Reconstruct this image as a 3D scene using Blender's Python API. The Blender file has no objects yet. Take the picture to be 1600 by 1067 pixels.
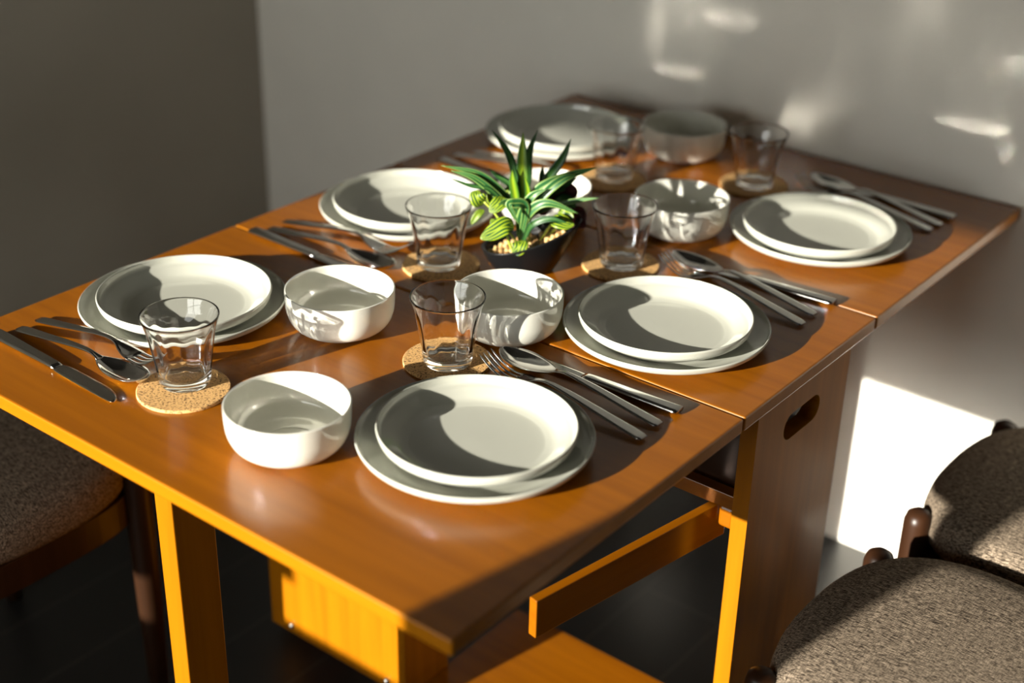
import bpy, bmesh, math, random
from mathutils import Vector, Matrix
R = math.radians
sc = bpy.context.scene
COL = sc.collection
TZ = 0.72            # height of the table top above the floor
LEN, WID = 1.341, 0.85   # the table: x across (0..WID), y along (0..LEN), the wall behind it at y = WALL_Y
S1, S2 = 0.509, 0.846    # seams between the leaves and the middle top
WALL_Y = 1.352

# ---------------------------------------------------------------- camera
cam_d = bpy.data.cameras.new('camera')
cam = bpy.data.objects.new('camera', cam_d)
COL.objects.link(cam)
yaw, pitch, roll = -0.659543, -0.478730, 0.0232990
f_ = Vector((math.cos(pitch)*math.sin(yaw), math.cos(pitch)*math.cos(yaw), math.sin(pitch)))
r_ = f_.cross(Vector((0, 0, 1))).normalized()
u_ = r_.cross(f_)
c_, s_ = math.cos(roll), math.sin(roll)
rr = c_*r_ + s_*u_
uu = -s_*r_ + c_*u_
M = Matrix((rr, uu, -f_)).transposed().to_4x4()
M.translation = Vector((1.50694, -0.77057, 0.82464 + TZ))
cam.matrix_world = M
cam_d.sensor_width = 36
cam_d.lens = 2259.77/1600*36
cam_d.clip_start = 0.02
cam_d.dof.use_dof = True
cam_d.dof.focus_distance = 1.72
cam_d.dof.aperture_fstop = 2.0
sc.camera = cam

# ---------------------------------------------------------------- light
world = bpy.data.worlds.new('sky')
sc.world = world
world.use_nodes = True
bg = world.node_tree.nodes['Background']
bg.inputs[0].default_value = (0.97, 0.98, 0.93, 1)
bg.inputs[1].default_value = 5.8

SUN_AZ, SUN_EL = R(78.0), R(14.7)
sd = bpy.data.lights.new('sun', 'SUN')
sd.energy = 14.8
sd.angle = R(0.55)
sd.color = (1.0, 0.945, 0.83)
sun = bpy.data.objects.new('sun', sd)
COL.objects.link(sun)
dirv = Vector((math.cos(SUN_AZ)*math.cos(SUN_EL), math.sin(SUN_AZ)*math.cos(SUN_EL), -math.sin(SUN_EL)))
sun.rotation_euler = dirv.to_track_quat('-Z', 'Y').to_euler()
sun.location = (-0.5, -3, 2)
sd.cycles.is_caustics_light = True

sc.view_settings.view_transform = 'Standard'
sc.view_settings.look = 'None'
sc.view_settings.exposure = 0.0
sc.view_settings.gamma = 1
sc.view_settings.use_curve_mapping = False
cy = sc.cycles
cy.max_bounces = 14
cy.diffuse_bounces = 5
cy.glossy_bounces = 6
cy.transmission_bounces = 12
cy.transparent_max_bounces = 12
cy.caustics_reflective = True
cy.caustics_refractive = True
cy.blur_glossy = 0.1
cy.sample_clamp_indirect = 0
cy.use_guiding = True
cy.use_surface_guiding = True
cy.use_volume_guiding = False
cy.use_denoising = True
cy.use_adaptive_sampling = False

# ---------------------------------------------------------------- materials
def new_mat(name):
    m = bpy.data.materials.new(name)
    m.use_nodes = True
    nt = m.node_tree
    b = nt.nodes['Principled BSDF']
    return m, nt, b

def plain(name, col, rough=0.5, metal=0.0, coat=0.0, coat_rough=0.1, spec=0.5):
    m, nt, b = new_mat(name)
    b.inputs['Base Color'].default_value = (*col, 1)
    b.inputs['Roughness'].default_value = rough
    b.inputs['Metallic'].default_value = metal
    b.inputs['Coat Weight'].default_value = coat
    b.inputs['Coat Roughness'].default_value = coat_rough
    b.inputs['Specular IOR Level'].default_value = spec
    return m

def noise_mix(nt, scale, c1, c2, vec_scale=(1, 1, 1), detail=6, lo=0.35, hi=0.65, coord='Object'):
    n = nt.nodes
    tc = n.new('ShaderNodeTexCoord')
    mp = n.new('ShaderNodeMapping')
    mp.inputs['Scale'].default_value = vec_scale
    no = n.new('ShaderNodeTexNoise')
    no.inputs['Scale'].default_value = scale
    no.inputs['Detail'].default_value = detail
    cr = n.new('ShaderNodeValToRGB')
    cr.color_ramp.elements[0].position = lo
    cr.color_ramp.elements[1].position = hi
    cr.color_ramp.elements[0].color = (*c1, 1)
    cr.color_ramp.elements[1].color = (*c2, 1)
    nt.links.new(tc.outputs[coord], mp.inputs[0])
    nt.links.new(mp.outputs[0], no.inputs[0])
    nt.links.new(no.outputs[0], cr.inputs[0])
    return cr, no

def add_bump(nt, b, src, strength, dist=0.001):
    bp = nt.nodes.new('ShaderNodeBump')
    bp.inputs['Strength'].default_value = strength
    bp.inputs['Distance'].default_value = dist
    nt.links.new(src, bp.inputs['Height'])
    nt.links.new(bp.outputs[0], b.inputs['Normal'])

def wood_mat(name, c1, c2, grain_axis=0, rough=0.28, coat=0.0, spec=0.25):
    m, nt, b = new_mat(name)
    s = [60, 60, 60]
    s[grain_axis] = 3
    cr, no = noise_mix(nt, 1.0, c1, c2, s, 5, 0.3, 0.7)
    nt.links.new(cr.outputs[0], b.inputs['Base Color'])
    b.inputs['Roughness'].default_value = rough
    b.inputs['Specular IOR Level'].default_value = spec
    b.inputs['Coat Weight'].default_value = coat
    b.inputs['Coat Roughness'].default_value = 0.16
    return m

WOOD_A, WOOD_B = (0.215, 0.063, 0.0010), (0.275, 0.084, 0.0015)
M_top = wood_mat('varnished_wood_top', WOOD_A, WOOD_B, 0, 0.24, 0.12, 0.45)
M_leg = wood_mat('varnished_wood_upright', (0.27, 0.092, 0.0015), (0.36, 0.124, 0.002), 2, 0.3)
M_rail = wood_mat('varnished_wood_rail', WOOD_A, WOOD_B, 1, 0.3)
M_chairwood = wood_mat('dark_chair_wood', (0.022, 0.009, 0.004), (0.035, 0.014, 0.006), 2, 0.35)
M_plate = plain('grey_white_glaze', (0.45, 0.455, 0.395), 0.09, 0, 0, 0.05, 0.9)
M_bowl = plain('white_bowl_glaze', (0.68, 0.675, 0.60), 0.09, 0, 0, 0.05, 0.9)
M_steel = plain('polished_steel', (0.58, 0.57, 0.55), 0.11, 1.0)
M_chrome = plain('screw_steel', (0.5, 0.5, 0.5), 0.3, 1.0)
M_pot = plain('black_ceramic', (0.006, 0.006, 0.0065), 0.34, spec=0.3)
M_rubber = plain('black_rubber', (0.02, 0.02, 0.02), 0.6)
M_soil = plain('dark_soil', (0.03, 0.02, 0.012), 0.9)

def glass_mat():
    m, nt, b = new_mat('clear_glass')
    b.inputs['Base Color'].default_value = (1, 1, 1, 1)
    b.inputs['Roughness'].default_value = 0.012
    b.inputs['IOR'].default_value = 1.5
    b.inputs['Transmission Weight'].default_value = 1.0
    return m
M_glass = glass_mat()

def cork_mat():
    m, nt, b = new_mat('cork')
    cr, no = noise_mix(nt, 420, (0.10, 0.045, 0.012), (0.62, 0.36, 0.13), (1, 1, 1), 3, 0.34, 0.50)
    nt.links.new(cr.outputs[0], b.inputs['Base Color'])
    b.inputs['Roughness'].default_value = 0.85
    add_bump(nt, b, no.outputs[0], 0.5, 0.0008)
    return m
M_cork = cork_mat()

def fabric_mat():
    m, nt, b = new_mat('tweed_fabric')
    cr, no = noise_mix(nt, 1, (0.035, 0.024, 0.016), (0.40, 0.315, 0.23), (140, 900, 500), 2, 0.36, 0.66)
    cr2, no2 = noise_mix(nt, 1, (0.35, 0.35, 0.35), (1, 1, 1), (900, 140, 500), 2, 0.36, 0.60)
    mx = nt.nodes.new('ShaderNodeMixRGB')
    mx.blend_type = 'MULTIPLY'
    mx.inputs[0].default_value = 0.8
    nt.links.new(cr.outputs[0], mx.inputs[1])
    nt.links.new(cr2.outputs[0], mx.inputs[2])
    nt.links.new(mx.outputs[0], b.inputs['Base Color'])
    b.inputs['Roughness'].default_value = 0.95
    b.inputs['Specular IOR Level'].default_value = 0.15
    add_bump(nt, b, no.outputs[0], 0.6, 0.001)
    return m
M_fabric = fabric_mat()

def wall_mat(name, col):
    m, nt, b = new_mat(name)
    c2 = tuple(min(1, c*1.03) for c in col)
    cr, no = noise_mix(nt, 8, col, c2)
    nt.links.new(cr.outputs[0], b.inputs['Base Color'])
    b.inputs['Roughness'].default_value = 0.75
    b.inputs['Specular IOR Level'].default_value = 0.3
    return m
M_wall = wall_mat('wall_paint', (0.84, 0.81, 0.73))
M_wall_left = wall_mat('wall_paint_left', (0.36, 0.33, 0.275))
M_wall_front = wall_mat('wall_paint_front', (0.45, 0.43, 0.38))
M_wall_dark = wall_mat('wall_dark_no_bounce', (0.06, 0.055, 0.05))  # unseen ceiling and right wall made near black to cut bounce light

def floor_mat():
    m, nt, b = new_mat('dark_floor_tiles')
    n = nt.nodes
    tc = n.new('ShaderNodeTexCoord')
    mp = n.new('ShaderNodeMapping')
    mp.inputs['Rotation'].default_value = (0, 0, R(90))
    mp.inputs['Location'].default_value = (0.1, 0.005, 0)
    br = n.new('ShaderNodeTexBrick')
    br.inputs['Color1'].default_value = (0.007, 0.007, 0.008, 1)
    br.inputs['Color2'].default_value = (0.009, 0.009, 0.009, 1)
    br.inputs['Mortar'].default_value = (0.03, 0.028, 0.025, 1)
    br.inputs['Scale'].default_value = 1.0
    br.inputs['Mortar Size'].default_value = 0.0025
    br.inputs['Brick Width'].default_value = 0.9
    br.inputs['Row Height'].default_value = 0.15
    nt.links.new(tc.outputs['Object'], mp.inputs[0])
    nt.links.new(mp.outputs[0], br.inputs[0])
    nt.links.new(br.outputs[0], b.inputs['Base Color'])
    b.inputs['Roughness'].default_value = 0.35
    return m
M_floor = floor_mat()

# ---------------------------------------------------------------- mesh helpers
def link(name, bm, mat, parent=None, smooth=False, bevel=0, seg=2, recalc=True):
    if recalc:
        bmesh.ops.recalc_face_normals(bm, faces=bm.faces)
    me = bpy.data.meshes.new(name)
    bm.to_mesh(me)
    bm.free()
    if smooth:
        for p in me.polygons:
            p.use_smooth = True
    for m in (mat if isinstance(mat, (list, tuple)) else [mat]):
        me.materials.append(m)
    o = bpy.data.objects.new(name, me)
    COL.objects.link(o)
    if parent:
        o.parent = parent
    if bevel:
        b = o.modifiers.new('bevel', 'BEVEL')
        b.width = bevel
        b.segments = seg
        b.limit_method = 'ANGLE'
        b.angle_limit = R(40)
    return o

def box(bm, x0, x1, y0, y1, z0, z1, mtx=None):
    vs = [bm.verts.new((x, y, z)) for z in (z0, z1) for y in (y0, y1) for x in (x0, x1)]
    for q in ((0, 2, 3, 1), (4, 5, 7, 6), (0, 1, 5, 4), (2, 6, 7, 3), (0, 4, 6, 2), (1, 3, 7, 5)):
        bm.faces.new([vs[i] for i in q])
    if mtx:
        bmesh.ops.transform(bm, matrix=mtx, verts=vs)
    return vs

def boxo(name, x0, x1, y0, y1, z0, z1, mat, parent=None, bevel=0.0, mtx=None):
    bm = bmesh.new()
    box(bm, x0, x1, y0, y1, z0, z1, mtx)
    return link(name, bm, mat, parent, bevel=bevel)

def lathe(bm, prof, n=96, flute=None):
    """prof: list of (r, z); r == 0 closes at a pole. flute(i, th, r) may change the radius."""
    rings = []
    for i, (r, z) in enumerate(prof):
        if r <= 1e-7:
            rings.append([bm.verts.new((0, 0, z))])
        else:
            rg = []
            for k in range(n):
                th = 2*math.pi*k/n
                rad = flute(i, th, r) if flute else r
                rg.append(bm.verts.new((rad*math.cos(th), rad*math.sin(th), z)))
            rings.append(rg)
    for a, b in zip(rings, rings[1:]):
        if len(a) == 1 and len(b) == 1:
            continue
        for k in range(n):
            k2 = (k+1) % n
            if len(a) == 1:
                bm.faces.new((a[0], b[k2], b[k]))
            elif len(b) == 1:
                bm.faces.new((a[k], a[k2], b[0]))
            else:
                bm.faces.new((a[k], a[k2], b[k2], b[k]))

def smooth_prof(pts, n=6):
    """Catmull-Rom through 2-D points."""
    out = []
    P = [pts[0]] + list(pts) + [pts[-1]]
    for i in range(1, len(P)-2):
        for k in range(n):
            t = k/n
            q = []
            for d in range(2):
                p0, p1, p2, p3 = P[i-1][d], P[i][d], P[i+1][d], P[i+2][d]
                q.append(0.5*((2*p1)+(-p0+p2)*t+(2*p0-5*p1+4*p2-p3)*t*t+(-p0+3*p1-3*p2+p3)*t**3))
            out.append((max(q[0], 0), q[1]))
    out.append(pts[-1])
    return out

def spline3(pts, n=8):
    out = []
    P = [2*pts[0]-pts[1]] + list(pts) + [2*pts[-1]-pts[-2]]
    for i in range(1, len(P)-2):
        for k in range(n):
            t = k/n
            p0, p1, p2, p3 = P[i-1], P[i], P[i+1], P[i+2]
            out.append(0.5*((2*p1)+(-p0+p2)*t+(2*p0-5*p1+4*p2-p3)*t*t+(-p0+3*p1-3*p2+p3)*t**3))
    out.append(pts[-1])
    return out

def tube(bm, pts, radii, n=12, cap=True):
    rings = []
    up = Vector((0, 0, 1))
    for i, p in enumerate(pts):
        a = pts[max(i-1, 0)]
        b = pts[min(i+1, len(pts)-1)]
        t = (b-a).normalized()
        ref = up if abs(t.dot(up)) < 0.9 else Vector((1, 0, 0))
        s = t.cross(ref).normalized()
        w = s.cross(t)
        r = radii[i] if isinstance(radii, (list, tuple)) else radii
        rings.append([bm.verts.new(p + r*(math.cos(2*math.pi*k/n)*s + math.sin(2*math.pi*k/n)*w)) for k in range(n)])
    for a, b in zip(rings, rings[1:]):
        for k in range(n):
            bm.faces.new((a[k], a[(k+1) % n], b[(k+1) % n], b[k]))
    if cap:
        bm.faces.new(rings[0][::-1])
        bm.faces.new(rings[-1])

def tag(o, label, cat, group=None, kind=None):
    o['label'] = label
    o['category'] = cat
    if group:
        o['group'] = group
    if kind:
        o['kind'] = kind
    return o

def struct(o):
    o['kind'] = 'structure'
    return o

def empty(name, loc, rz=0):
    e = bpy.data.objects.new(name, None)
    e.empty_display_size = 0.05
    COL.objects.link(e)
    e.location = loc
    e.rotation_euler = (0, 0, rz)
    return e

def copy_tree(o, parent=None):
    c = o.copy()
    COL.objects.link(c)
    if parent:
        c.parent = parent
    for ch in o.children:
        copy_tree(ch, c)
    return c

# ---------------------------------------------------------------- the room
RX0, RX1, RY0, RY1, CEIL = -0.862, 3.0, -1.6, WALL_Y, 2.45
def wallbox(name, x0, x1, y0, y1, z0, z1, mat):
    return struct(boxo(name, x0, x1, y0, y1, z0, z1, mat))
wallbox('floor', RX0-.1, RX1+.1, RY0-.15, RY1+.1, -.1, 0, M_floor)
wallbox('ceiling', RX0-.1, RX1+.1, RY0-.15, RY1+.1, CEIL, CEIL+.1, M_wall_dark)
wallbox('wall_back', RX0-.1, RX1+.1, RY1, RY1+.1, 0, CEIL, M_wall)
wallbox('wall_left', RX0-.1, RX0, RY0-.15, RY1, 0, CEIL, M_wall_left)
wallbox('wall_right', RX1, RX1+.1, RY0-.15, RY1, 0, CEIL, M_wall_dark)
# the window wall behind the camera: two tall panes with a post between them
WX0, WM0, WM1, WX1, WTOP = -0.507, 0.450, 0.518, 1.15, TZ+0.787
bm = bmesh.new()
box(bm, RX0, WX0, RY0-.15, RY0, 0, CEIL)
box(bm, WX1, RX1, RY0-.15, RY0, 0, CEIL)
box(bm, WX0, WX1, RY0-.15, RY0, WTOP, CEIL)
box(bm, WX0, WX1, RY0-.15, RY0, 0, 0.68)
box(bm, WX0, -0.278, RY0-.15, RY0, 0.80, 1.08)  # unseen bar added across the left pane to keep sun off the left chair
struct(link('wall_front', bm, M_wall_front))
bm = bmesh.new()
box(bm, WM0, WM1, RY0-.06, RY0, 0.68, WTOP)
struct(link('window_1', bm, M_chairwood))

# ---------------------------------------------------------------- the table
table = tag(empty('dining_table', (0, 0, 0)), 'long folding wooden dining table with two leaves, laid for six', 'table')
TH = 0.019
M_edge_lit = wood_mat('sunlit_wood_edge', (0.30, 0.104, 0.0015), (0.36, 0.124, 0.002), 0, 0.3)  # lighter than the top: sunlit brightness put into the edge colour
def slab(name, y0, y1):
    o = boxo(name, 0, WID, y0, y1, TZ-TH, TZ, [M_top, M_edge_lit], table, 0.0024)
    for p in o.data.polygons:
        p.material_index = 0 if abs(p.normal.z) > 0.5 else 1
    return o
G = 0.0016
slab('table_leaf', 0, S1-G)
slab('table_top', S1+G, S2-G)
slab('table_leaf', S2+G, LEN)

def panel_with_slot(name, x0, x1, y0, y1, z0, z1, cy_, cz_, L, Hh):
    bm = bmesh.new()
    n = 10
    r = Hh/2
    ya, yb = cy_-L/2+r, cy_+L/2-r
    for sg in (1, -1):
        pts = [(ya-r*math.cos(math.pi/2*k/n), cz_+sg*r*math.sin(math.pi/2*k/n)) for k in range(n+1)]
        pts += [(yb+r*math.sin(math.pi/2*k/n), cz_+sg*r*math.cos(math.pi/2*k/n)) for k in range(n+1)]
        ze = z1 if sg > 0 else z0
        pts = [(y0, cz_)] + pts + [(y1, cz_), (y1, ze), (y0, ze)]
        bm.faces.new([bm.verts.new((x0, *p)) for p in pts])
    bmesh.ops.remove_doubles(bm, verts=bm.verts, dist=1e-5)
    ret = bmesh.ops.extrude_face_region(bm, geom=bm.faces[:], use_keep_orig=True)
    bmesh.ops.translate(bm, vec=(x1-x0, 0, 0), verts=[g for g in ret['geom'] if isinstance(g, bmesh.types.BMVert)])
    return link(name, bm, M_leg, table)
PB = 0.045
panel_with_slot('side_panel', 0.824, 0.846, 0.553, 0.788, PB, TZ-TH, 0.668, TZ-0.071, 0.092, 0.036)
panel_with_slot('side_panel', 0.004, 0.026, 0.553, 0.788, PB, TZ-TH, 0.668, TZ-0.071, 0.092, 0.036)
# cross rails of the middle frame, the shelf and the small front box
boxo('cross_rail', 0.026, 0.824, 0.556, 0.574, TZ-0.162, TZ-0.142, M_top, table, 0.001)
boxo('cross_rail', 0.026, 0.824, 0.766, 0.784, TZ-0.162, TZ-0.142, M_top, table, 0.001)
boxo('shade_filler', 0.03, 0.812, 0.582, 0.760, TZ-0.150, TZ-TH, M_chairwood, table, 0.001)  # dark solid added to stand for the black shade inside the middle frame
boxo('corner_block', 0.803, 0.824, 0.558, 0.575, TZ-0.192, TZ-0.162, M_top, table, 0.004)
boxo('shelf', 0.40, 0.824, 0.42, 0.688, TZ-0.620, TZ-0.600, M_top, table, 0.001)
fb = boxo('front_box', 0.127, 0.404, 0.42, 0.515, TZ-0.60, TZ-0.10, M_leg, table, 0.001)
for sx in (0.172, 0.369):
    bm = bmesh.new()
    bmesh.ops.create_uvsphere(bm, u_segments=16, v_segments=8, radius=0.005)
    s = link('screw', bm, M_chrome, fb, smooth=True)
    s.location = (sx, 0.4195, TZ-0.585)
# the two swung-out supports of the near leaf
def bar(name, p, q, w, h, mat):
    p, q = Vector(p), Vector(q)
    d = q-p
    L = d.length
    bm = bmesh.new()
    box(bm, 0, L, -w/2, w/2, -h, 0)
    o = link(name, bm, mat, table, bevel=0.0012)
    o.location = p
    o.rotation_euler = (0, 0, math.atan2(d.y, d.x))
    return o
bar('gate_rail', (0.795, 0.585, TZ-0.168), (0.738, 0.270, TZ-0.168), 0.012, 0.052, M_top)
bar('gate_rail', (0.345, 0.140, TZ-TH), (0.345, 0.556, TZ-TH), 0.024, 0.05, M_top)
boxo('gate_leg', 0.331, 0.361, 0.080, 0.140, 0.0, TZ-TH, M_leg, table, 0.0015)
boxo('gate_leg', 0.575, 0.605, 1.20, 1.26, 0.0, TZ-TH, M_leg, table, 0.0015)  # hidden far leg, placed so its shadow edges the bright wall patch
bar('gate_rail', (0.59, 0.784, TZ-TH), (0.59, 1.20, TZ-TH), 0.024, 0.05, M_top)
for cx_, cy_ in ((0.835, 0.58), (0.835, 0.76), (0.015, 0.58), (0.015, 0.76)):
    bm = bmesh.new()
    bmesh.ops.create_cone(bm, cap_ends=True, segments=24, radius1=0.022, radius2=0.022, depth=0.018,
                          matrix=Matrix.Rotation(R(90), 4, 'Y'))
    bmesh.ops.translate(bm, vec=(cx_, cy_, 0.022), verts=bm.verts)
    link('caster', bm, M_rubber, table, smooth=False, bevel=0.003)

# ---------------------------------------------------------------- crockery
def caust(o, receiver=True, caster=False):
    o.cycles.is_caustics_receiver = receiver
    o.cycles.is_caustics_caster = caster

def plate_mesh(name, r, h, mat):
    # a coupe plate: flat floor that curves up to a thin rounded rim
    outer = [(0.0, 0.0022), (0.56*r, 0.0022), (0.58*r, 0.0), (0.63*r, 0.0), (0.66*r, 0.0025), (0.80*r, 0.0050),
             (0.91*r, 0.42*h), (0.975*r, 0.55*h+0.002), (0.997*r, 0.9*h), (r-0.0008, h-0.0006)]
    inner = [(r-0.0016, h), (r-0.0028, h-0.0012), (0.955*r, 0.64*h+0.0022), (0.90*r, 0.52*h+.0022), (0.84*r, 0.36*h+.0030), (0.77*r, 0.0092), (0.70*r, 0.0072),
             (0.62*r, 0.0064), (0.3*r, 0.0062), (0.0, 0.0064)]
    bm = bmesh.new()
    lathe(bm, smooth_prof(outer[4:] + inner, 5), 128)
    bot = bmesh.new()
    bot.free()
    rim = smooth_prof(outer[4:] + inner, 5)
    bm.free()
    bm = bmesh.new()
    lathe(bm, outer[:4] + rim, 128)
    o = link(name, bm, mat, smooth=True)
    return o

def bowl_mesh(name, mat):
    outer = [(0.0, 0.002), (0.032, 0.002), (0.033, 0.0), (0.037, 0.0), (0.039, 0.0015), (0.0515, 0.0045), (0.0610, 0.0125), (0.0663, 0.0245), (0.0680, 0.038), (0.0683, 0.0535)]
    inner = [(0.0677, 0.055), (0.0660, 0.0540), (0.0650, 0.039), (0.0632, 0.026), (0.0580, 0.0152), (0.0485, 0.0082), (0.036, 0.0066),
             (0.030, 0.0058), (0.0285, 0.0050), (0.0, 0.0048)]
    bm = bmesh.new()
    lathe(bm, outer[:4] + smooth_prof(outer[4:] + inner, 5), 128)
    return link(name, bm, mat, smooth=True)

def glass_mesh():
    # tapered tumbler with a flared lip, faint inner flutes and a thick base
    outer = [(0.0, 0.0022), (0.023, 0.0016), (0.0262, 0.0), (0.0285, 0.0008), (0.0297, 0.004), (0.0305, 0.010), (0.0328, 0.028), (0.0362, 0.050), (0.0393, 0.067),
             (0.0427, 0.079), (0.0449, 0.0855)]
    inner = [(0.0446, 0.0872), (0.0432, 0.0862), (0.0406, 0.079), (0.0370, 0.066), (0.0337, 0.050), (0.0301, 0.029), (0.0274, 0.0150),
             (0.0248, 0.0112), (0.020, 0.0098), (0.0, 0.0092)]
    prof = smooth_prof(outer[3:] + inner, 5)
    prof = [outer[0], outer[1], outer[2]] + prof
    k_in = next(i for i, p in enumerate(prof) if p[1] == max(q[1] for q in prof))
    zs = [p[1] for p in prof]
    def flute(i, th, r):
        if i > k_in+6 and 0.014 < zs[i] < 0.078:
            w = math.sin(math.pi*(zs[i]-0.014)/0.064)
            return r + 0.00045*w*math.cos(10*th)
        return r
    bm = bmesh.new()
    lathe(bm, prof, 160, flute)
    o = link('tumbler', bm, M_glass, smooth=True)
    caust(o, False, True)
    return o

R_BIG, H_BIG, R_IN = 0.130, 0.022, 0.1087
H_IN = 0.0285
big0 = plate_mesh('dinner_plate', R_BIG, H_BIG, M_plate)
sml0 = plate_mesh('side_plate', R_IN, H_IN, M_plate)
bowl0 = bowl_mesh('bowl', M_bowl)
glass0 = glass_mesh()
for o in (big0, sml0, bowl0):
    caust(o)
bm = bmesh.new()
CR = 0.0535
lathe(bm, [(0, 0), (CR-0.0008, 0), (CR, 0.0008), (CR, 0.0034), (CR-0.0008, 0.0042), (0, 0.0042)], 96)
cork0 = link('cork_coaster', bm, M_cork)
caust(cork0)
first = {}
def place(proto, x, y, z, label, cat, group, rz=0.0):
    o = copy_tree(proto) if proto.name in first else proto
    first[proto.name] = True
    o.location = (x, y, z)
    o.rotation_euler = (0, 0, rz)
    tag(o, label, cat, group)
    return o

big_pos = [(0.660, 0.261), (0.670, 0.622), (0.671, 1.026), (0.166, 0.277), (0.165, 0.702), (0.141, 1.117)]
in_pos = [(0.666, 0.257), (0.673, 0.614), (0.677, 1.009), (0.177, 0.271), (0.173, 0.692), (0.155, 1.101)]
seat_name = ['nearest the camera, at the right front corner of the table',
             'in the middle of the right side, beyond the front place',
             'at the far right corner, nearest the back wall',
             'at the left front, behind the leftmost glass',
             'at the middle of the left side, left of the plant',
             'at the far left corner, behind the plant']
for (x, y), s in zip(big_pos, seat_name):
    place(big0, x, y, TZ, 'large grey-white lower plate ' + s, 'plate', 'large lower plates')
for (x, y), s in zip(in_pos, seat_name):
    place(sml0, x, y, TZ+0.0088, 'smaller grey-white upper plate ' + s, 'plate', 'smaller plates stacked on the large ones')
bowls = [((0.5036, 0.1361), 'round white bowl nearest the camera, in front of all other bowls'),
         ((0.3467, 0.3755), 'white bowl with light streaks right of the left front plates'),
         ((0.5125, 0.5032), 'white bowl with rippled light just behind the front centre glass'),
         ((0.5020, 0.9180), 'white bowl with a row of light dots, left of the far right plates'),
         ((0.3311, 1.1955), 'shaded white bowl farthest back, close to the wall'),
         ((0.3261, 0.8219), 'brightly lit white bowl hidden behind the plant leaves')]
for k, ((x, y), lb) in enumerate(bowls):
    place(bowl0, x, y, TZ, lb, 'bowl', 'white bowls')
glasses = [((0.314, 0.153), 'front left', (0.3232, 0.1422)), ((0.512, 0.388), 'front centre', (0.5074, 0.3922)),
           ((0.319, 0.594), 'left of the plant', (0.3200, 0.5974)), ((0.508, 0.760), 'right of the plant', (0.5064, 0.7601)),
           ((0.310, 1.026), 'behind the plant, before the far left plates', (0.310, 1.020)), ((0.495, 1.146), 'farthest right, near the back wall', (0.492, 1.150))]
gl_lab = ['clear glass tumbler at the left front, before the left plates',
          'clear glass tumbler at the front centre, behind the nearest plates',
          'clear glass tumbler just left of the potted plant',
          'clear glass tumbler just right of the potted plant',
          'clear glass tumbler behind the plant, before the far left plates',
          'clear glass tumbler farthest right, nearest the back wall']
co_lab = ['round cork coaster under the leftmost glass, nearest the table edge',
          'round cork coaster under the front centre glass',
          'round cork coaster under the glass left of the plant',
          'shaded cork coaster under the glass right of the plant',
          'round cork coaster under the glass behind the plant',
          'round cork coaster under the glass nearest the back wall']
for k, ((x, y), _, (a, b)) in enumerate(glasses):
    place(cork0, a, b, TZ, co_lab[k], 'coaster', 'cork coasters', k*1.1)
    place(glass0, x, y, TZ+0.0043, gl_lab[k], 'glass', 'clear tumblers', k*0.7)

# ---------------------------------------------------------------- cutlery
# each piece lies along +x from its handle end at 0; z heights are above the table
def strip_loft(bm, secs, nv=8):
    """secs: (x, half width, z at the middle, thickness, dish, y offset) -> closed slab with rounded rims"""
    rings = []
    for x, w, z, t, dish, yo in secs:
        ring = []
        for k in range(nv+1):
            s = -1+2*k/nv
            edge = math.sqrt(max(0, 1-abs(s)**6))*0.75+0.25
            ring.append((x, yo+s*w, z + dish*s*s + t/2*edge))
        for k in range(nv, -1, -1):
            s = -1+2*k/nv
            edge = math.sqrt(max(0, 1-abs(s)**6))*0.75+0.25
            ring.append((x, yo+s*w, z + dish*s*s - t/2*edge))
        rings.append([bm.verts.new(p) for p in ring])
    for a, b in zip(rings, rings[1:]):
        m = len(a)
        for k in range(m):
            bm.faces.new((a[k], a[(k+1) % m], b[(k+1) % m], b[k]))
    bm.faces.new(rings[0])
    bm.faces.new(rings[-1][::-1])

def interp(keys, n):
    """keys: list of tuples (x, ...) -> n smooth samples"""
    out = []
    x0, x1 = keys[0][0], keys[-1][0]
    for i in range(n):
        x = x0+(x1-x0)*i/(n-1)
        for j in range(len(keys)-1):
            if keys[j][0] <= x <= keys[j+1][0]+1e-9:
                break
        t = (x-keys[j][0])/(keys[j+1][0]-keys[j][0])
        vals = [x]
        for d in range(1, len(keys[0])):
            p1, p2 = keys[j][d], keys[j+1][d]
            m1 = (p2-keys[j-1][d])/(keys[j+1][0]-keys[j-1][0]) if j > 0 else (p2-p1)/(keys[j+1][0]-keys[j][0])
            m2 = (keys[j+2][d]-p1)/(keys[j+2][0]-keys[j][0]) if j < len(keys)-2 else (p2-p1)/(keys[j+1][0]-keys[j][0])
            h = keys[j+1][0]-keys[j][0]
            vals.append((2*t**3-3*t*t+1)*p1+(t**3-2*t*t+t)*h*m1+(-2*t**3+3*t*t)*p2+(t**3-t*t)*h*m2)
        out.append(tuple(vals))
    return out

def make_knife():
    e = empty('table_knife', (0, 0, 0))
    bm = bmesh.new()
    strip_loft(bm, interp([(0, .0088, .0050, .0060, 0, 0), (.004, .0094, .0050, .0066, 0, 0), (.06, .0086, .0048, .0068, 0, 0), (.125, .0072, .0045, .0066, 0, 0), (.132, .0066, .0042, .0040, 0, 0)], 24))
    link('knife_handle', bm, M_steel, e, smooth=True, bevel=0)
    bm = bmesh.new()
    strip_loft(bm, interp([(.130, .0068, .0040, .0026, 0, 0), (.140, .0092, .0038, .0020, 0, .0010), (.175, .0102, .0034, .0018, 0, .0014), (.215, .0100, .0030, .0016, 0, .0010),
                           (.232, .0082, .0028, .0014, 0, -.0006), (.242, .0048, .0028, .0012, 0, -.003), (.2455, .0012, .0028, .0010, 0, -.005)], 34))
    link('knife_blade', bm, M_steel, e, smooth=True)
    return e

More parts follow.
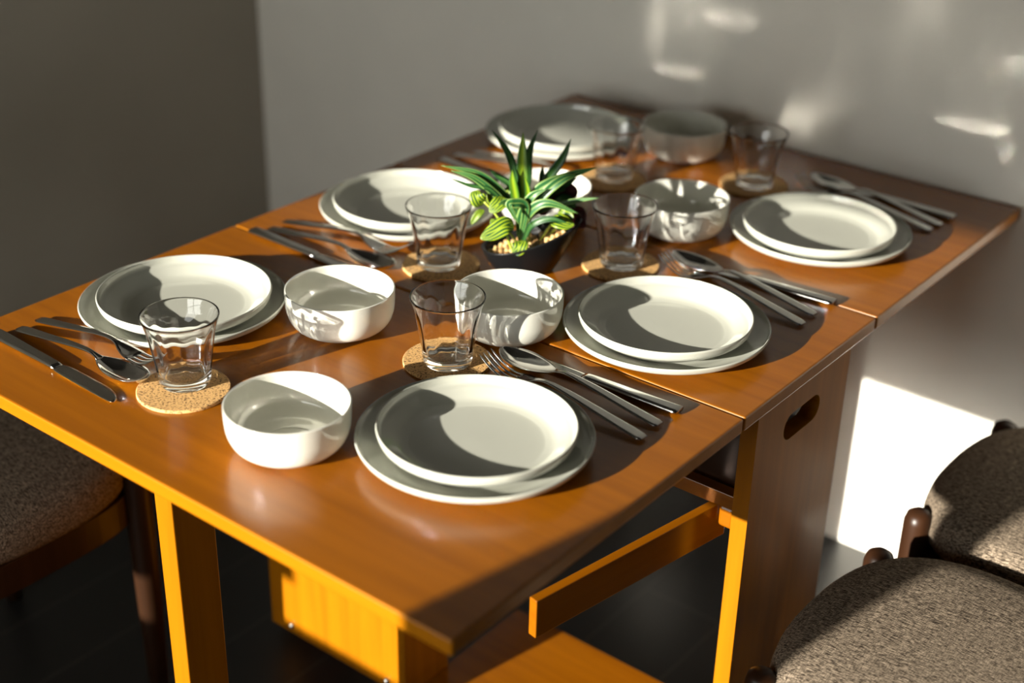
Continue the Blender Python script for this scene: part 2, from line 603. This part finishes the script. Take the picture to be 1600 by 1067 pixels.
def make_spoon():
    e = empty('table_spoon', (0, 0, 0))
    bm = bmesh.new()
    strip_loft(bm, interp([(0, .0062, .0035, .0026, 0, 0), (.004, .0080, .0038, .0028, 0, 0), (.05, .0072, .0090, .0028, 0, 0), (.10, .0056, .0150, .0030, 0, 0),
                           (.135, .0036, .0172, .0034, 0, 0), (.147, .0036, .0150, .0032, .0004, 0), (.155, .0056, .0120, .0022, .0016, 0)], 34))
    link('spoon_handle', bm, M_steel, e, smooth=True)
    bm = bmesh.new()
    strip_loft(bm, interp([(.152, .0050, .0125, .0018, .0012, 0), (.162, .0110, .0085, .0016, .0040, 0), (.180, .0182, .0038, .0015, .0082, 0), (.202, .0210, .0018, .0015, .0105, 0),
                           (.217, .0186, .0032, .0015, .0094, 0), (.228, .0130, .0078, .0015, .0058, 0), (.235, .0062, .0128, .0014, .0022, 0), (.2375, .0010, .0152, .0012, 0, 0)], 34), 14)
    link('spoon_bowl', bm, M_steel, e, smooth=True)
    return e

def make_fork():
    e = empty('table_fork', (0, 0, 0))
    bm = bmesh.new()
    strip_loft(bm, interp([(0, .0062, .0035, .0026, 0, 0), (.004, .0080, .0038, .0028, 0, 0), (.05, .0072, .0090, .0028, 0, 0), (.10, .0056, .0150, .0030, 0, 0),
                           (.140, .0036, .0175, .0034, 0, 0), (.156, .0040, .0150, .0030, 0, 0), (.168, .0090, .0100, .0022, .0008, 0), (.180, .0122, .0062, .0020, .0014, 0), (.190, .0128, .0042, .0020, .0014, 0)], 34))
    link('fork_handle', bm, M_steel, e, smooth=True)
    for k in range(4):
        y0 = (-1.5+k)*.0071
        bm = bmesh.new()
        strip_loft(bm, interp([(.188, .0020, .0046+.0007*(abs(k-1.5) > 1), .0022, 0, y0), (.205, .0017, .0044, .0021, 0, y0), (.222, .0015, .0095, .0019, 0, y0*.98),
                               (.238, .0010, .0180, .0015, 0, y0*.95), (.2415, .0004, .0202, .0009, 0, y0*.95)], 18), 4)
        link('fork_tine', bm, M_steel, e, smooth=True)
    return e
knife0, spoon0, fork0 = make_knife(), make_spoon(), make_fork()
PI = math.pi
# (handle end, direction angle)
cut = [  # knife, spoon, fork for each place; right side points to -x, left side to +x
    (((.789, .468), 180+1.5, ((.787, .430), 180-3.0), ((.790, .394), 180-4.5)), 'right of the nearest plates'),
    (((.791, .841), 180+3.5, ((.787, .795), 180-7.0), ((.789, .760), 180-9.0)), 'beside the middle right plates'),
    (((.791, 1.227), 180-2.0, ((.787, 1.190), 180-8.5), ((.784, 1.161), 180-8.5)), 'beside the far right plates'),
    (((.042, .083), -1.5, ((.053, .111), 1.5), ((.050, .141), 0.5)), 'at the left front edge, before the left front plates'),
    (((.042, .507), -1.0, ((.054, .531), 1.0), ((.050, .562), 0.5)), 'between the left front and left middle plates'),
    (((.055, .904), -4.0, ((.055, .940), 2.0), ((.070, .970), 1.0)), 'blurred, behind the left middle plates'),
]
for i, ((kp, ka, (sp, sa), (fp, fa)), where) in enumerate(cut):
    for proto, nm, (x, y), a, grp in ((knife0, 'knife', kp, ka, 'steel table knives'), (spoon0, 'spoon', sp, sa, 'steel table spoons'), (fork0, 'fork', fp, fa, 'steel table forks')):
        place(proto, x, y, TZ, 'polished steel %s %s' % (nm, where), nm, grp, R(a))
        if nm == 'fork' and i in (3, 4):      # these two lean on the spoon beside them
            for o in COL.objects:
                if o.get('label') == 'polished steel fork ' + where:
                    o.rotation_euler = (0, -R(3.2), R(a))

# ---------------------------------------------------------------- the potted plant
E1 = Vector((0.79, 0.613, 0))
E2 = Vector((-0.613, 0.79, 0))
plant = tag(empty('potted_plant', (0.418, 0.668, TZ)), 'small leafy artificial plant in a slanted black boat-shaped pot', 'plant')
PO = Vector((0, 0, 0))
def L3(a, b, c):
    return E1*a + E2*b + Vector((0, 0, c))
def pot_mesh():
    bm = bmesh.new()
    n = 64
    def ring(t, inner=0.0):
        # t from 0 (foot) to 1 (rim); the rim plane tilts up to the right
        out = []
        for k in range(n):
            th = 2*math.pi*k/n
            c, s = math.cos(th), math.sin(th)
            ax = 0.036+0.030*t**0.7 - inner
            by = 0.026+0.014*t**0.7 - inner
            cx = -0.006 + 0.006*t
            x = cx+ax*c
            zr = 0.033 + 0.034*((c+1)/2)**1.5*1.25
            x += 0.004*max(0, c)*t*t
            zz = zr*t
            out.append(bm.verts.new(L3(x, by*s*(1-0.12*c), max(zz, 0.0) if not inner else zz)))
        return out
    rings = [ring(t) for t in (0, .04, .12, .25, .4, .55, .7, .85, .97, 1.0)]
    rings.append(ring(1.0, 0.0035))
    rings += [ring(t, 0.0045) for t in (.93, .85, .72)]
    for a, b in zip(rings, rings[1:]):
        for k in range(n):
            bm.faces.new((a[k], a[(k+1) % n], b[(k+1) % n], b[k]))
    bm.faces.new(rings[0][::-1])
    bm.faces.new(rings[-1])
    return link('pot', bm, M_pot, plant, smooth=True)
pot_mesh()
random.seed(5)
M_pebble = plain('tan_pebble', (0.62, 0.42, 0.18), 0.5)
M_pebble2 = plain('brown_pebble', (0.40, 0.22, 0.08), 0.5)
peb_me = []
for mt in (M_pebble, M_pebble2):
    bm = bmesh.new()
    bmesh.ops.create_icosphere(bm, subdivisions=2, radius=0.0042)
    for v in bm.verts:
        v.co *= 1+0.12*math.sin(v.co.x*900+v.co.y*700)
    me = bpy.data.meshes.new('pebble')
    bm.to_mesh(me); bm.free()
    for p in me.polygons:
        p.use_smooth = True
    me.materials.append(mt)
    peb_me.append(me)
cnt = 0
for gi in range(-7, 9):
    for gj in range(-5, 6):
        a, b = gi*0.0078+random.uniform(-.0012, .0012)+0.008, gj*0.0078+random.uniform(-.0012, .0012)
        if ((a-0.008)/0.054)**2+(b/0.031)**2 > 1 or cnt > 95:
            continue
        cnt += 1
        o = bpy.data.objects.new('pebble', peb_me[random.random() < 0.35])
        COL.objects.link(o)
        o.parent = plant
        c = max(-1, min(1, (a-0.01)/0.06))
        z = (0.033 + 0.0425*((c+1)/2)**1.5)*0.80+random.uniform(-.001, .001)
        o.location = L3(a-0.008, b, z)
        o.scale = (random.uniform(.8, 1.15), random.uniform(.75, 1.1), random.uniform(.7, .9))
        o.rotation_euler = (0, 0, random.uniform(0, 6))

def leaf_mat(name, kind):
    m, nt, b = new_mat(name)
    n = nt.nodes
    uv = n.new('ShaderNodeUVMap')
    sp = n.new('ShaderNodeSeparateXYZ')
    nt.links.new(uv.outputs[0], sp.inputs[0])
    def math_(op, a, bb=None):
        q = n.new('ShaderNodeMath')
        q.operation = op
        for i, v in enumerate((a, bb)):
            if v is None:
                continue
            if hasattr(v, 'links') or hasattr(v, 'is_linked'):
                nt.links.new(v, q.inputs[i])
            else:
                q.inputs[i].default_value = v
        return q.outputs[0]
    cr = n.new('ShaderNodeValToRGB')
    el = cr.color_ramp.elements
    ax = math_('ABSOLUTE', math_('SUBTRACT', sp.outputs[0], 0.5))   # 0 mid .. 0.5 edge
    if kind == 'strap':       # dark green blade with pale edges and midrib
        nt.links.new(ax, cr.inputs[0])
        el[0].position = 0.0; el[0].color = (0.24, 0.38, 0.09, 1)
        el[1].position = 0.5; el[1].color = (0.26, 0.40, 0.10, 1)
        for p, c in ((0.03, (0.24, 0.38, 0.08, 1)), (0.06, (0.02, 0.11, 0.03, 1)), (0.36, (0.03, 0.14, 0.035, 1)), (0.42, (0.24, 0.38, 0.10, 1))):
            e = el.new(p); e.color = c
    elif kind == 'bright':    # yellow-green centre, green rim
        nt.links.new(ax, cr.inputs[0])
        el[0].position = 0.0; el[0].color = (0.36, 0.50, 0.02, 1)
        el[1].position = 0.45; el[1].color = (0.03, 0.13, 0.015, 1)
        e = el.new(0.22); e.color = (0.17, 0.32, 0.02, 1)
    elif kind == 'dark':
        nt.links.new(ax, cr.inputs[0])
        el[0].position = 0.0; el[0].color = (0.05, 0.15, 0.03, 1)
        el[1].position = 0.4; el[1].color = (0.010, 0.055, 0.014, 1)
    elif kind == 'red':
        nt.links.new(ax, cr.inputs[0])
        el[0].color = (0.10, 0.012, 0.018, 1)
        el[1].color = (0.05, 0.012, 0.010, 1)
    else:                     # striped peperomia: bands that run out from the midrib
        w = n.new('ShaderNodeMath'); w.operation = 'SINE'
        t = math_('MULTIPLY', math_('SUBTRACT', ax, math_('MULTIPLY', math_('SUBTRACT', sp.outputs[1], 0.5), math_('SUBTRACT', sp.outputs[1], 0.5))), 34)
        nt.links.new(t, w.inputs[0])
        nt.links.new(math_('ADD', math_('MULTIPLY', w.outputs[0], 0.5), 0.5), cr.inputs[0])
        el[0].position = 0.52; el[0].color = (0.010, 0.075, 0.012, 1)
        el[1].position = 0.78; el[1].color = (0.34, 0.44, 0.02, 1)
    nt.links.new(cr.outputs[0], b.inputs['Base Color'])
    b.inputs['Roughness'].default_value = 0.38
    b.inputs['Transmission Weight'].default_value = 0.0
    # thin leaves let some light through
    tr = n.new('ShaderNodeBsdfTranslucent')
    mx = n.new('ShaderNodeMixShader')
    mx.inputs[0].default_value = 0.28
    nt.links.new(cr.outputs[0], tr.inputs[0])
    nt.links.new(b.outputs[0], mx.inputs[1])
    nt.links.new(tr.outputs[0], mx.inputs[2])
    nt.links.new(mx.outputs[0], n['Material Output'].inputs[0])
    return m
LM = {k: leaf_mat('leaf_'+k, k) for k in ('strap', 'bright', 'dark', 'red', 'stripe')}

def leaf(pts, w, kind, shape='strap', roll=0.0, fold=0.25, name='leaf'):
    """pts: local (right, depth, up) control points; w: greatest width"""
    P = spline3([L3(*p) for p in pts], 8)
    n = len(P)
    bm = bmesh.new()
    uvl = bm.loops.layers.uv.new('UVMap')
    rows = []
    nv = 6
    back = -f_
    for i, p in enumerate(P):
        t = i/(n-1)
        d = (P[min(i+1, n-1)]-P[max(i-1, 0)]).normalized()
        s = d.cross(back)
        if s.length < 0.1:
            s = d.cross(Vector((0, 0, 1)))
        s.normalize()
        s = (Matrix.Rotation(roll, 3, d) @ s).normalized()
        nn = s.cross(d).normalized()
        if shape == 'strap':
            ww = w*(min(1, 0.45+1.6*t)) * (1-max(0, (t-0.45)/0.55)**1.8)
        else:
            ww = w*math.sin(math.pi*min(1, t**0.8))**0.62
        ww = max(ww, 0.0003)
        row = []
        for k in range(nv+1):
            q = -1+2*k/nv
            row.append((p + s*(q*ww/2) + nn*(abs(q)*ww/2*fold), (k/nv, t)))
        rows.append(row)
    V = [[bm.verts.new(c[0]) for c in r] for r in rows]
    for i in range(n-1):
        for k in range(nv):
            f = bm.faces.new((V[i][k], V[i][k+1], V[i+1][k+1], V[i+1][k]))
            for lp, (a, b) in zip(f.loops, ((i, k), (i, k+1), (i+1, k+1), (i+1, k))):
                lp[uvl].uv = rows[a][b][1]
    o = link(name, bm, LM[kind], plant, smooth=True, recalc=False)
    so = o.modifiers.new('thickness', 'SOLIDIFY')
    so.thickness = 0.0005
    return o
# screen scale at the plant: 1 m is about 1140 px right and 1063 px up; the origin sits at pixel (826.5, 421)
def px(x, y, dep=0.0):
    return ((x-826.5)/1140, dep, (421-y)/1063 - dep*0.452)
def pl(kind, w, pts, shape='strap', roll=0.0, fold=0.25, name='leaf'):
    leaf([px(*p) for p in pts], w, kind, shape, roll, fold, name)
# tall upright blades
pl('bright', .017, [(812, 330, .0), (813, 300, .002), (812, 250, .006), (812, 211, .01)])
pl('dark', .011, [(808, 320, .01), (800, 270, .016), (788, 238, .022), (765, 206, .03)], roll=.3)
pl('dark', .012, [(816, 320, .02), (820, 280, .024), (822, 240, .026), (834, 205, .03)], roll=.2)
pl('dark', .013, [(826, 320, .02), (850, 280, .024), (872, 248, .024), (885, 217, .026)], roll=.2)
pl('dark', .008, [(844, 300, .04), (843, 275, .04), (844, 257, .042)])
pl('bright', .012, [(806, 335, -.004), (803, 310, -.006), (798, 285, -.008), (797, 268, -.008)])
pl('dark', .008, [(808, 318, -.002), (805, 290, .0), (801, 272, .002), (797, 252, .004)])
pl('bright', .008, [(815, 335, -.008), (822, 305, -.01), (815, 275, -.012)])
# arching blades to the left
pl('strap', .010, [(808, 335, .0), (780, 300, -.004), (745, 275, -.006), (690, 264, -.004)])
pl('strap', .010, [(806, 338, -.01), (775, 308, -.012), (740, 282, -.014), (705, 272, -.012)])
pl('dark', .006, [(800, 335, -.01), (765, 300, -.014), (735, 294, -.016), (702, 283, -.02)])
pl('dark', .009, [(812, 325, .02), (795, 290, .026), (775, 275, .03), (759, 263, .034)])
# blades to the right
pl('strap', .014, [(815, 345, -.004), (835, 300, -.006), (880, 276, -.004), (925, 261, .0)])
pl('strap', .013, [(818, 345, -.01), (848, 302, -.014), (875, 280, -.012), (895, 274, -.008)])
pl('dark', .012, [(825, 325, .012), (850, 300, .016), (880, 285, .02), (897, 275, .02)])
pl('strap', .007, [(830, 335, .01), (870, 318, .01), (900, 311, .006), (930, 307, .0)])
# blades drooping to the front
pl('strap', .013, [(814, 372, -.014), (822, 335, -.022), (850, 318, -.03), (898, 333, -.036)])
pl('strap', .013, [(812, 372, -.016), (818, 325, -.026), (800, 320, -.034), (794, 325, -.036), (810, 353, -.042)])
pl('dark', .010, [(816, 378, -.016), (828, 352, -.026), (855, 342, -.032), (884, 349, -.036)])
pl('strap', .014, [(812, 378, -.01), (812, 345, -.014), (826, 310, -.02), (850, 296, -.022)])
pl('strap', .012, [(808, 345, -.012), (800, 328, -.018), (790, 318, -.022), (776, 322, -.03)])
pl('dark', .012, [(822, 345, .0), (838, 320, .004), (858, 300, .012), (880, 295, .02)])
# striped round leaves and their stalks
def stalk(pts, r=0.0012):
    bm = bmesh.new()
    P = spline3([L3(*px(*p)) for p in pts], 6)
    tube(bm, P, r, 8)
    link('stem', bm, M_stem, plant, smooth=True)
M_stem = plain('yellow_green_stem', (0.42, 0.52, 0.06), 0.45)
for pts in ([(815, 392, -.006), (812, 360, -.004), (812, 330, .0)], [(822, 392, .0), (826, 360, .004), (826, 325, .01)],
            [(800, 392, -.018), (794, 378, -.022), (792, 370, -.024)], [(808, 380, -.01), (780, 345, -.016), (768, 330, -.018), (756, 318, -.018)],
            [(828, 392, .0), (845, 370, .0), (858, 350, -.004)], [(846, 392, .012), (850, 375, .01), (870, 350, .006)]):
    stalk(pts, 0.0016)
pl('stripe', .026, [(802, 352, -.022), (788, 354, -.03), (770, 365, -.034), (751, 375, -.036)], 'oval', roll=.1, fold=.1)
pl('stripe', .025, [(812, 376, -.022), (811, 382, -.030), (808, 390, -.034), (800, 397, -.036)], 'oval', roll=.3, fold=.1)
pl('stripe', .023, [(754, 322, -.018), (748, 316, -.022), (744, 308, -.02), (745, 300, -.014)], 'oval', roll=-.2, fold=.1)
pl('stripe', .021, [(786, 310, -.014), (780, 318, -.022), (772, 326, -.026), (764, 334, -.028)], 'oval', roll=.2, fold=.1)
pl('stripe', .022, [(858, 340, -.01), (868, 344, -.02), (880, 348, -.024), (893, 350, -.026)], 'oval', roll=-.2, fold=.1)
pl('stripe', .020, [(868, 332, -.004), (876, 334, -.01), (884, 336, -.012), (891, 342, -.016)], 'oval', roll=.2, fold=.1)
pl('stripe', .016, [(784, 348, -.01), (778, 350, -.014), (772, 350, -.016), (766, 344, -.014)], 'oval', fold=.1)
pl('stripe', .010, [(756, 330, -.016), (748, 336, -.02), (741, 345, -.022), (737, 353, -.024)], 'oval', fold=.2)
pl('stripe', .018, [(800, 300, .01), (794, 302, .012), (790, 306, .012), (786, 312, .01)], 'oval', fold=.1)
pl('stripe', .018, [(772, 302, .0), (768, 308, .0), (768, 314, .0), (772, 322, .0)], 'oval', fold=.1)
pl('dark', .020, [(865, 318, .02), (874, 312, .02), (886, 314, .02), (896, 322, .02)], 'oval', fold=.1)
# dark red leaves at the back right
for pts, w in (([(860, 315, .03), (870, 300, .036), (872, 290, .04), (862, 282, .04)], .026), ([(888, 335, .02), (896, 330, .02), (904, 330, .02), (912, 344, .02)], .018),
               ([(880, 345, .01), (892, 342, .01), (904, 346, .008), (912, 352, .006)], .020), ([(850, 335, .02), (845, 320, .024), (850, 305, .026), (860, 300, .028)], .022),
               ([(868, 305, .03), (880, 300, .034), (890, 296, .036), (880, 280, .04)], .02)):
    pl('red', w, pts, 'oval', fold=.1)

# ---------------------------------------------------------------- chairs
def squircle(a, b, n, th):
    c, s = math.cos(th), math.sin(th)
    return (a*math.copysign(abs(c)**(2/n), c), b*math.copysign(abs(s)**(2/n), s))

def make_chair():
    """local frame: the sitter faces -x, the seat centre at the origin, floor at z = 0"""
    e = empty('dining_chair', (0, 0, 0))
    # cushion
    bm = bmesh.new()
    n = 72
    A, B = 0.225, 0.200
    prof = [(0.90, 0.405), (0.965, 0.407), (0.992, 0.418), (1.0, 0.434), (0.985, 0.450), (0.95, 0.4605), (0.88, 0.4675), (0.75, 0.4725), (0.5, 0.4765), (0.25, 0.478)]
    rings = []
    for s, z in prof:
        rg = []
        for k in range(n):
            x, y = squircle(A*s, B*s, 2.6, 2*math.pi*k/n)
            rg.append(bm.verts.new((x, y*(1-0.10*x/A), z)))
        rings.append(rg)
    for a, b in zip(rings, rings[1:]):
        for k in range(n):
            bm.faces.new((a[k], a[(k+1) % n], b[(k+1) % n], b[k]))
    c0 = bm.verts.new((0, 0, 0.4785))
    for k in range(n):
        bm.faces.new((rings[-1][k], rings[-1][(k+1) % n], c0))
    bm.faces.new(rings[0][::-1])
    link('seat_cushion', bm, M_fabric, e, smooth=True)
    # apron frame under the cushion
    bm = bmesh.new()
    rings = []
    for s, z in ((0.95, 0.355), (0.95, 0.4045), (0.84, 0.4045), (0.84, 0.355)):
        rg = []
        for k in range(n):
            x, y = squircle(A*s, B*s, 3.6, 2*math.pi*k/n)
            rg.append(bm.verts.new((x, y*(1-0.06*x/A), z)))
        rings.append(rg)
    for i in range(4):
        a, b = rings[i], rings[(i+1) % 4]
        for k in range(n):
            bm.faces.new((a[k], a[(k+1) % n], b[(k+1) % n], b[k]))
    link('seat_frame', bm, M_chairwood, e, smooth=False, bevel=0.002)
    # front legs rise beside the cushion with rounded tops
    for sy in (-1, 1):
        bm = bmesh.new()
        P = [Vector((-0.198, sy*0.152, z)) for z in (0, 0.2, 0.36, 0.440, 0.451, 0.457)]
        tube(bm, P, [0.014, 0.018, 0.020, 0.020, 0.017, 0.009], 24)
        link('leg', bm, M_chairwood, e, smooth=True)
    for sy in (-1, 1):
        bm = bmesh.new()
        P = spline3([Vector((0.215, sy*0.172, 0)), Vector((0.196, sy*0.176, 0.4)), Vector((0.215, sy*0.178, 0.60)), Vector((0.262, sy*0.178, 0.76))], 8)
        tube(bm, P, [0.014+0.005*math.sin(math.pi*i/(len(P)-1)) for i in range(len(P))], 20)
        link('leg', bm, M_chairwood, e, smooth=True)
    bm = bmesh.new()
    nu, nz = 20, 8
    for side in (0, 1):
        g = []
        for i in range(nu+1):
            t = -1+2*i/nu
            row = []
            for j in range(nz+1):
                v = j/nz
                w = 0.185*(1-0.05*v)
                x = 0.245+0.03*v - 0.03*t*t*-1 + (0.012 if side else -0.012)*math.sin(math.pi*v)**.4*(1-t**8)
                row.append(bm.verts.new((x, t*w, 0.63+0.15*v)))
            g.append(row)
        for i in range(nu):
            for j in range(nz):
                bm.faces.new((g[i][j], g[i+1][j], g[i+1][j+1], g[i][j+1]))
    bmesh.ops.remove_doubles(bm, verts=bm.verts, dist=1e-5)
    link('backrest', bm, M_fabric, e, smooth=True)
    return e
chair0 = make_chair()
chairs = [((1.145, 0.585), 0, 'brown tweed cushioned chair at the right, nearest the camera'),
          ((1.145, 1.010), 0, 'brown tweed cushioned chair at the right, closer to the back wall'),
          ((-0.160, 0.112), 180, 'shaded brown tweed chair pushed under the left of the table')]
for i, ((x, y), a, lb) in enumerate(chairs):
    o = chair0 if i == 0 else copy_tree(chair0)
    o.location = (x, y, 0)
    o.rotation_euler = (0, 0, R(a))
    tag(o, lb, 'chair', 'tweed dining chairs')

for o in list(COL.objects):
    if o.type == 'MESH' and o.data.materials and o.data.materials[0] in (M_top, M_steel, M_wall, M_pot):
        o.cycles.is_caustics_receiver = True
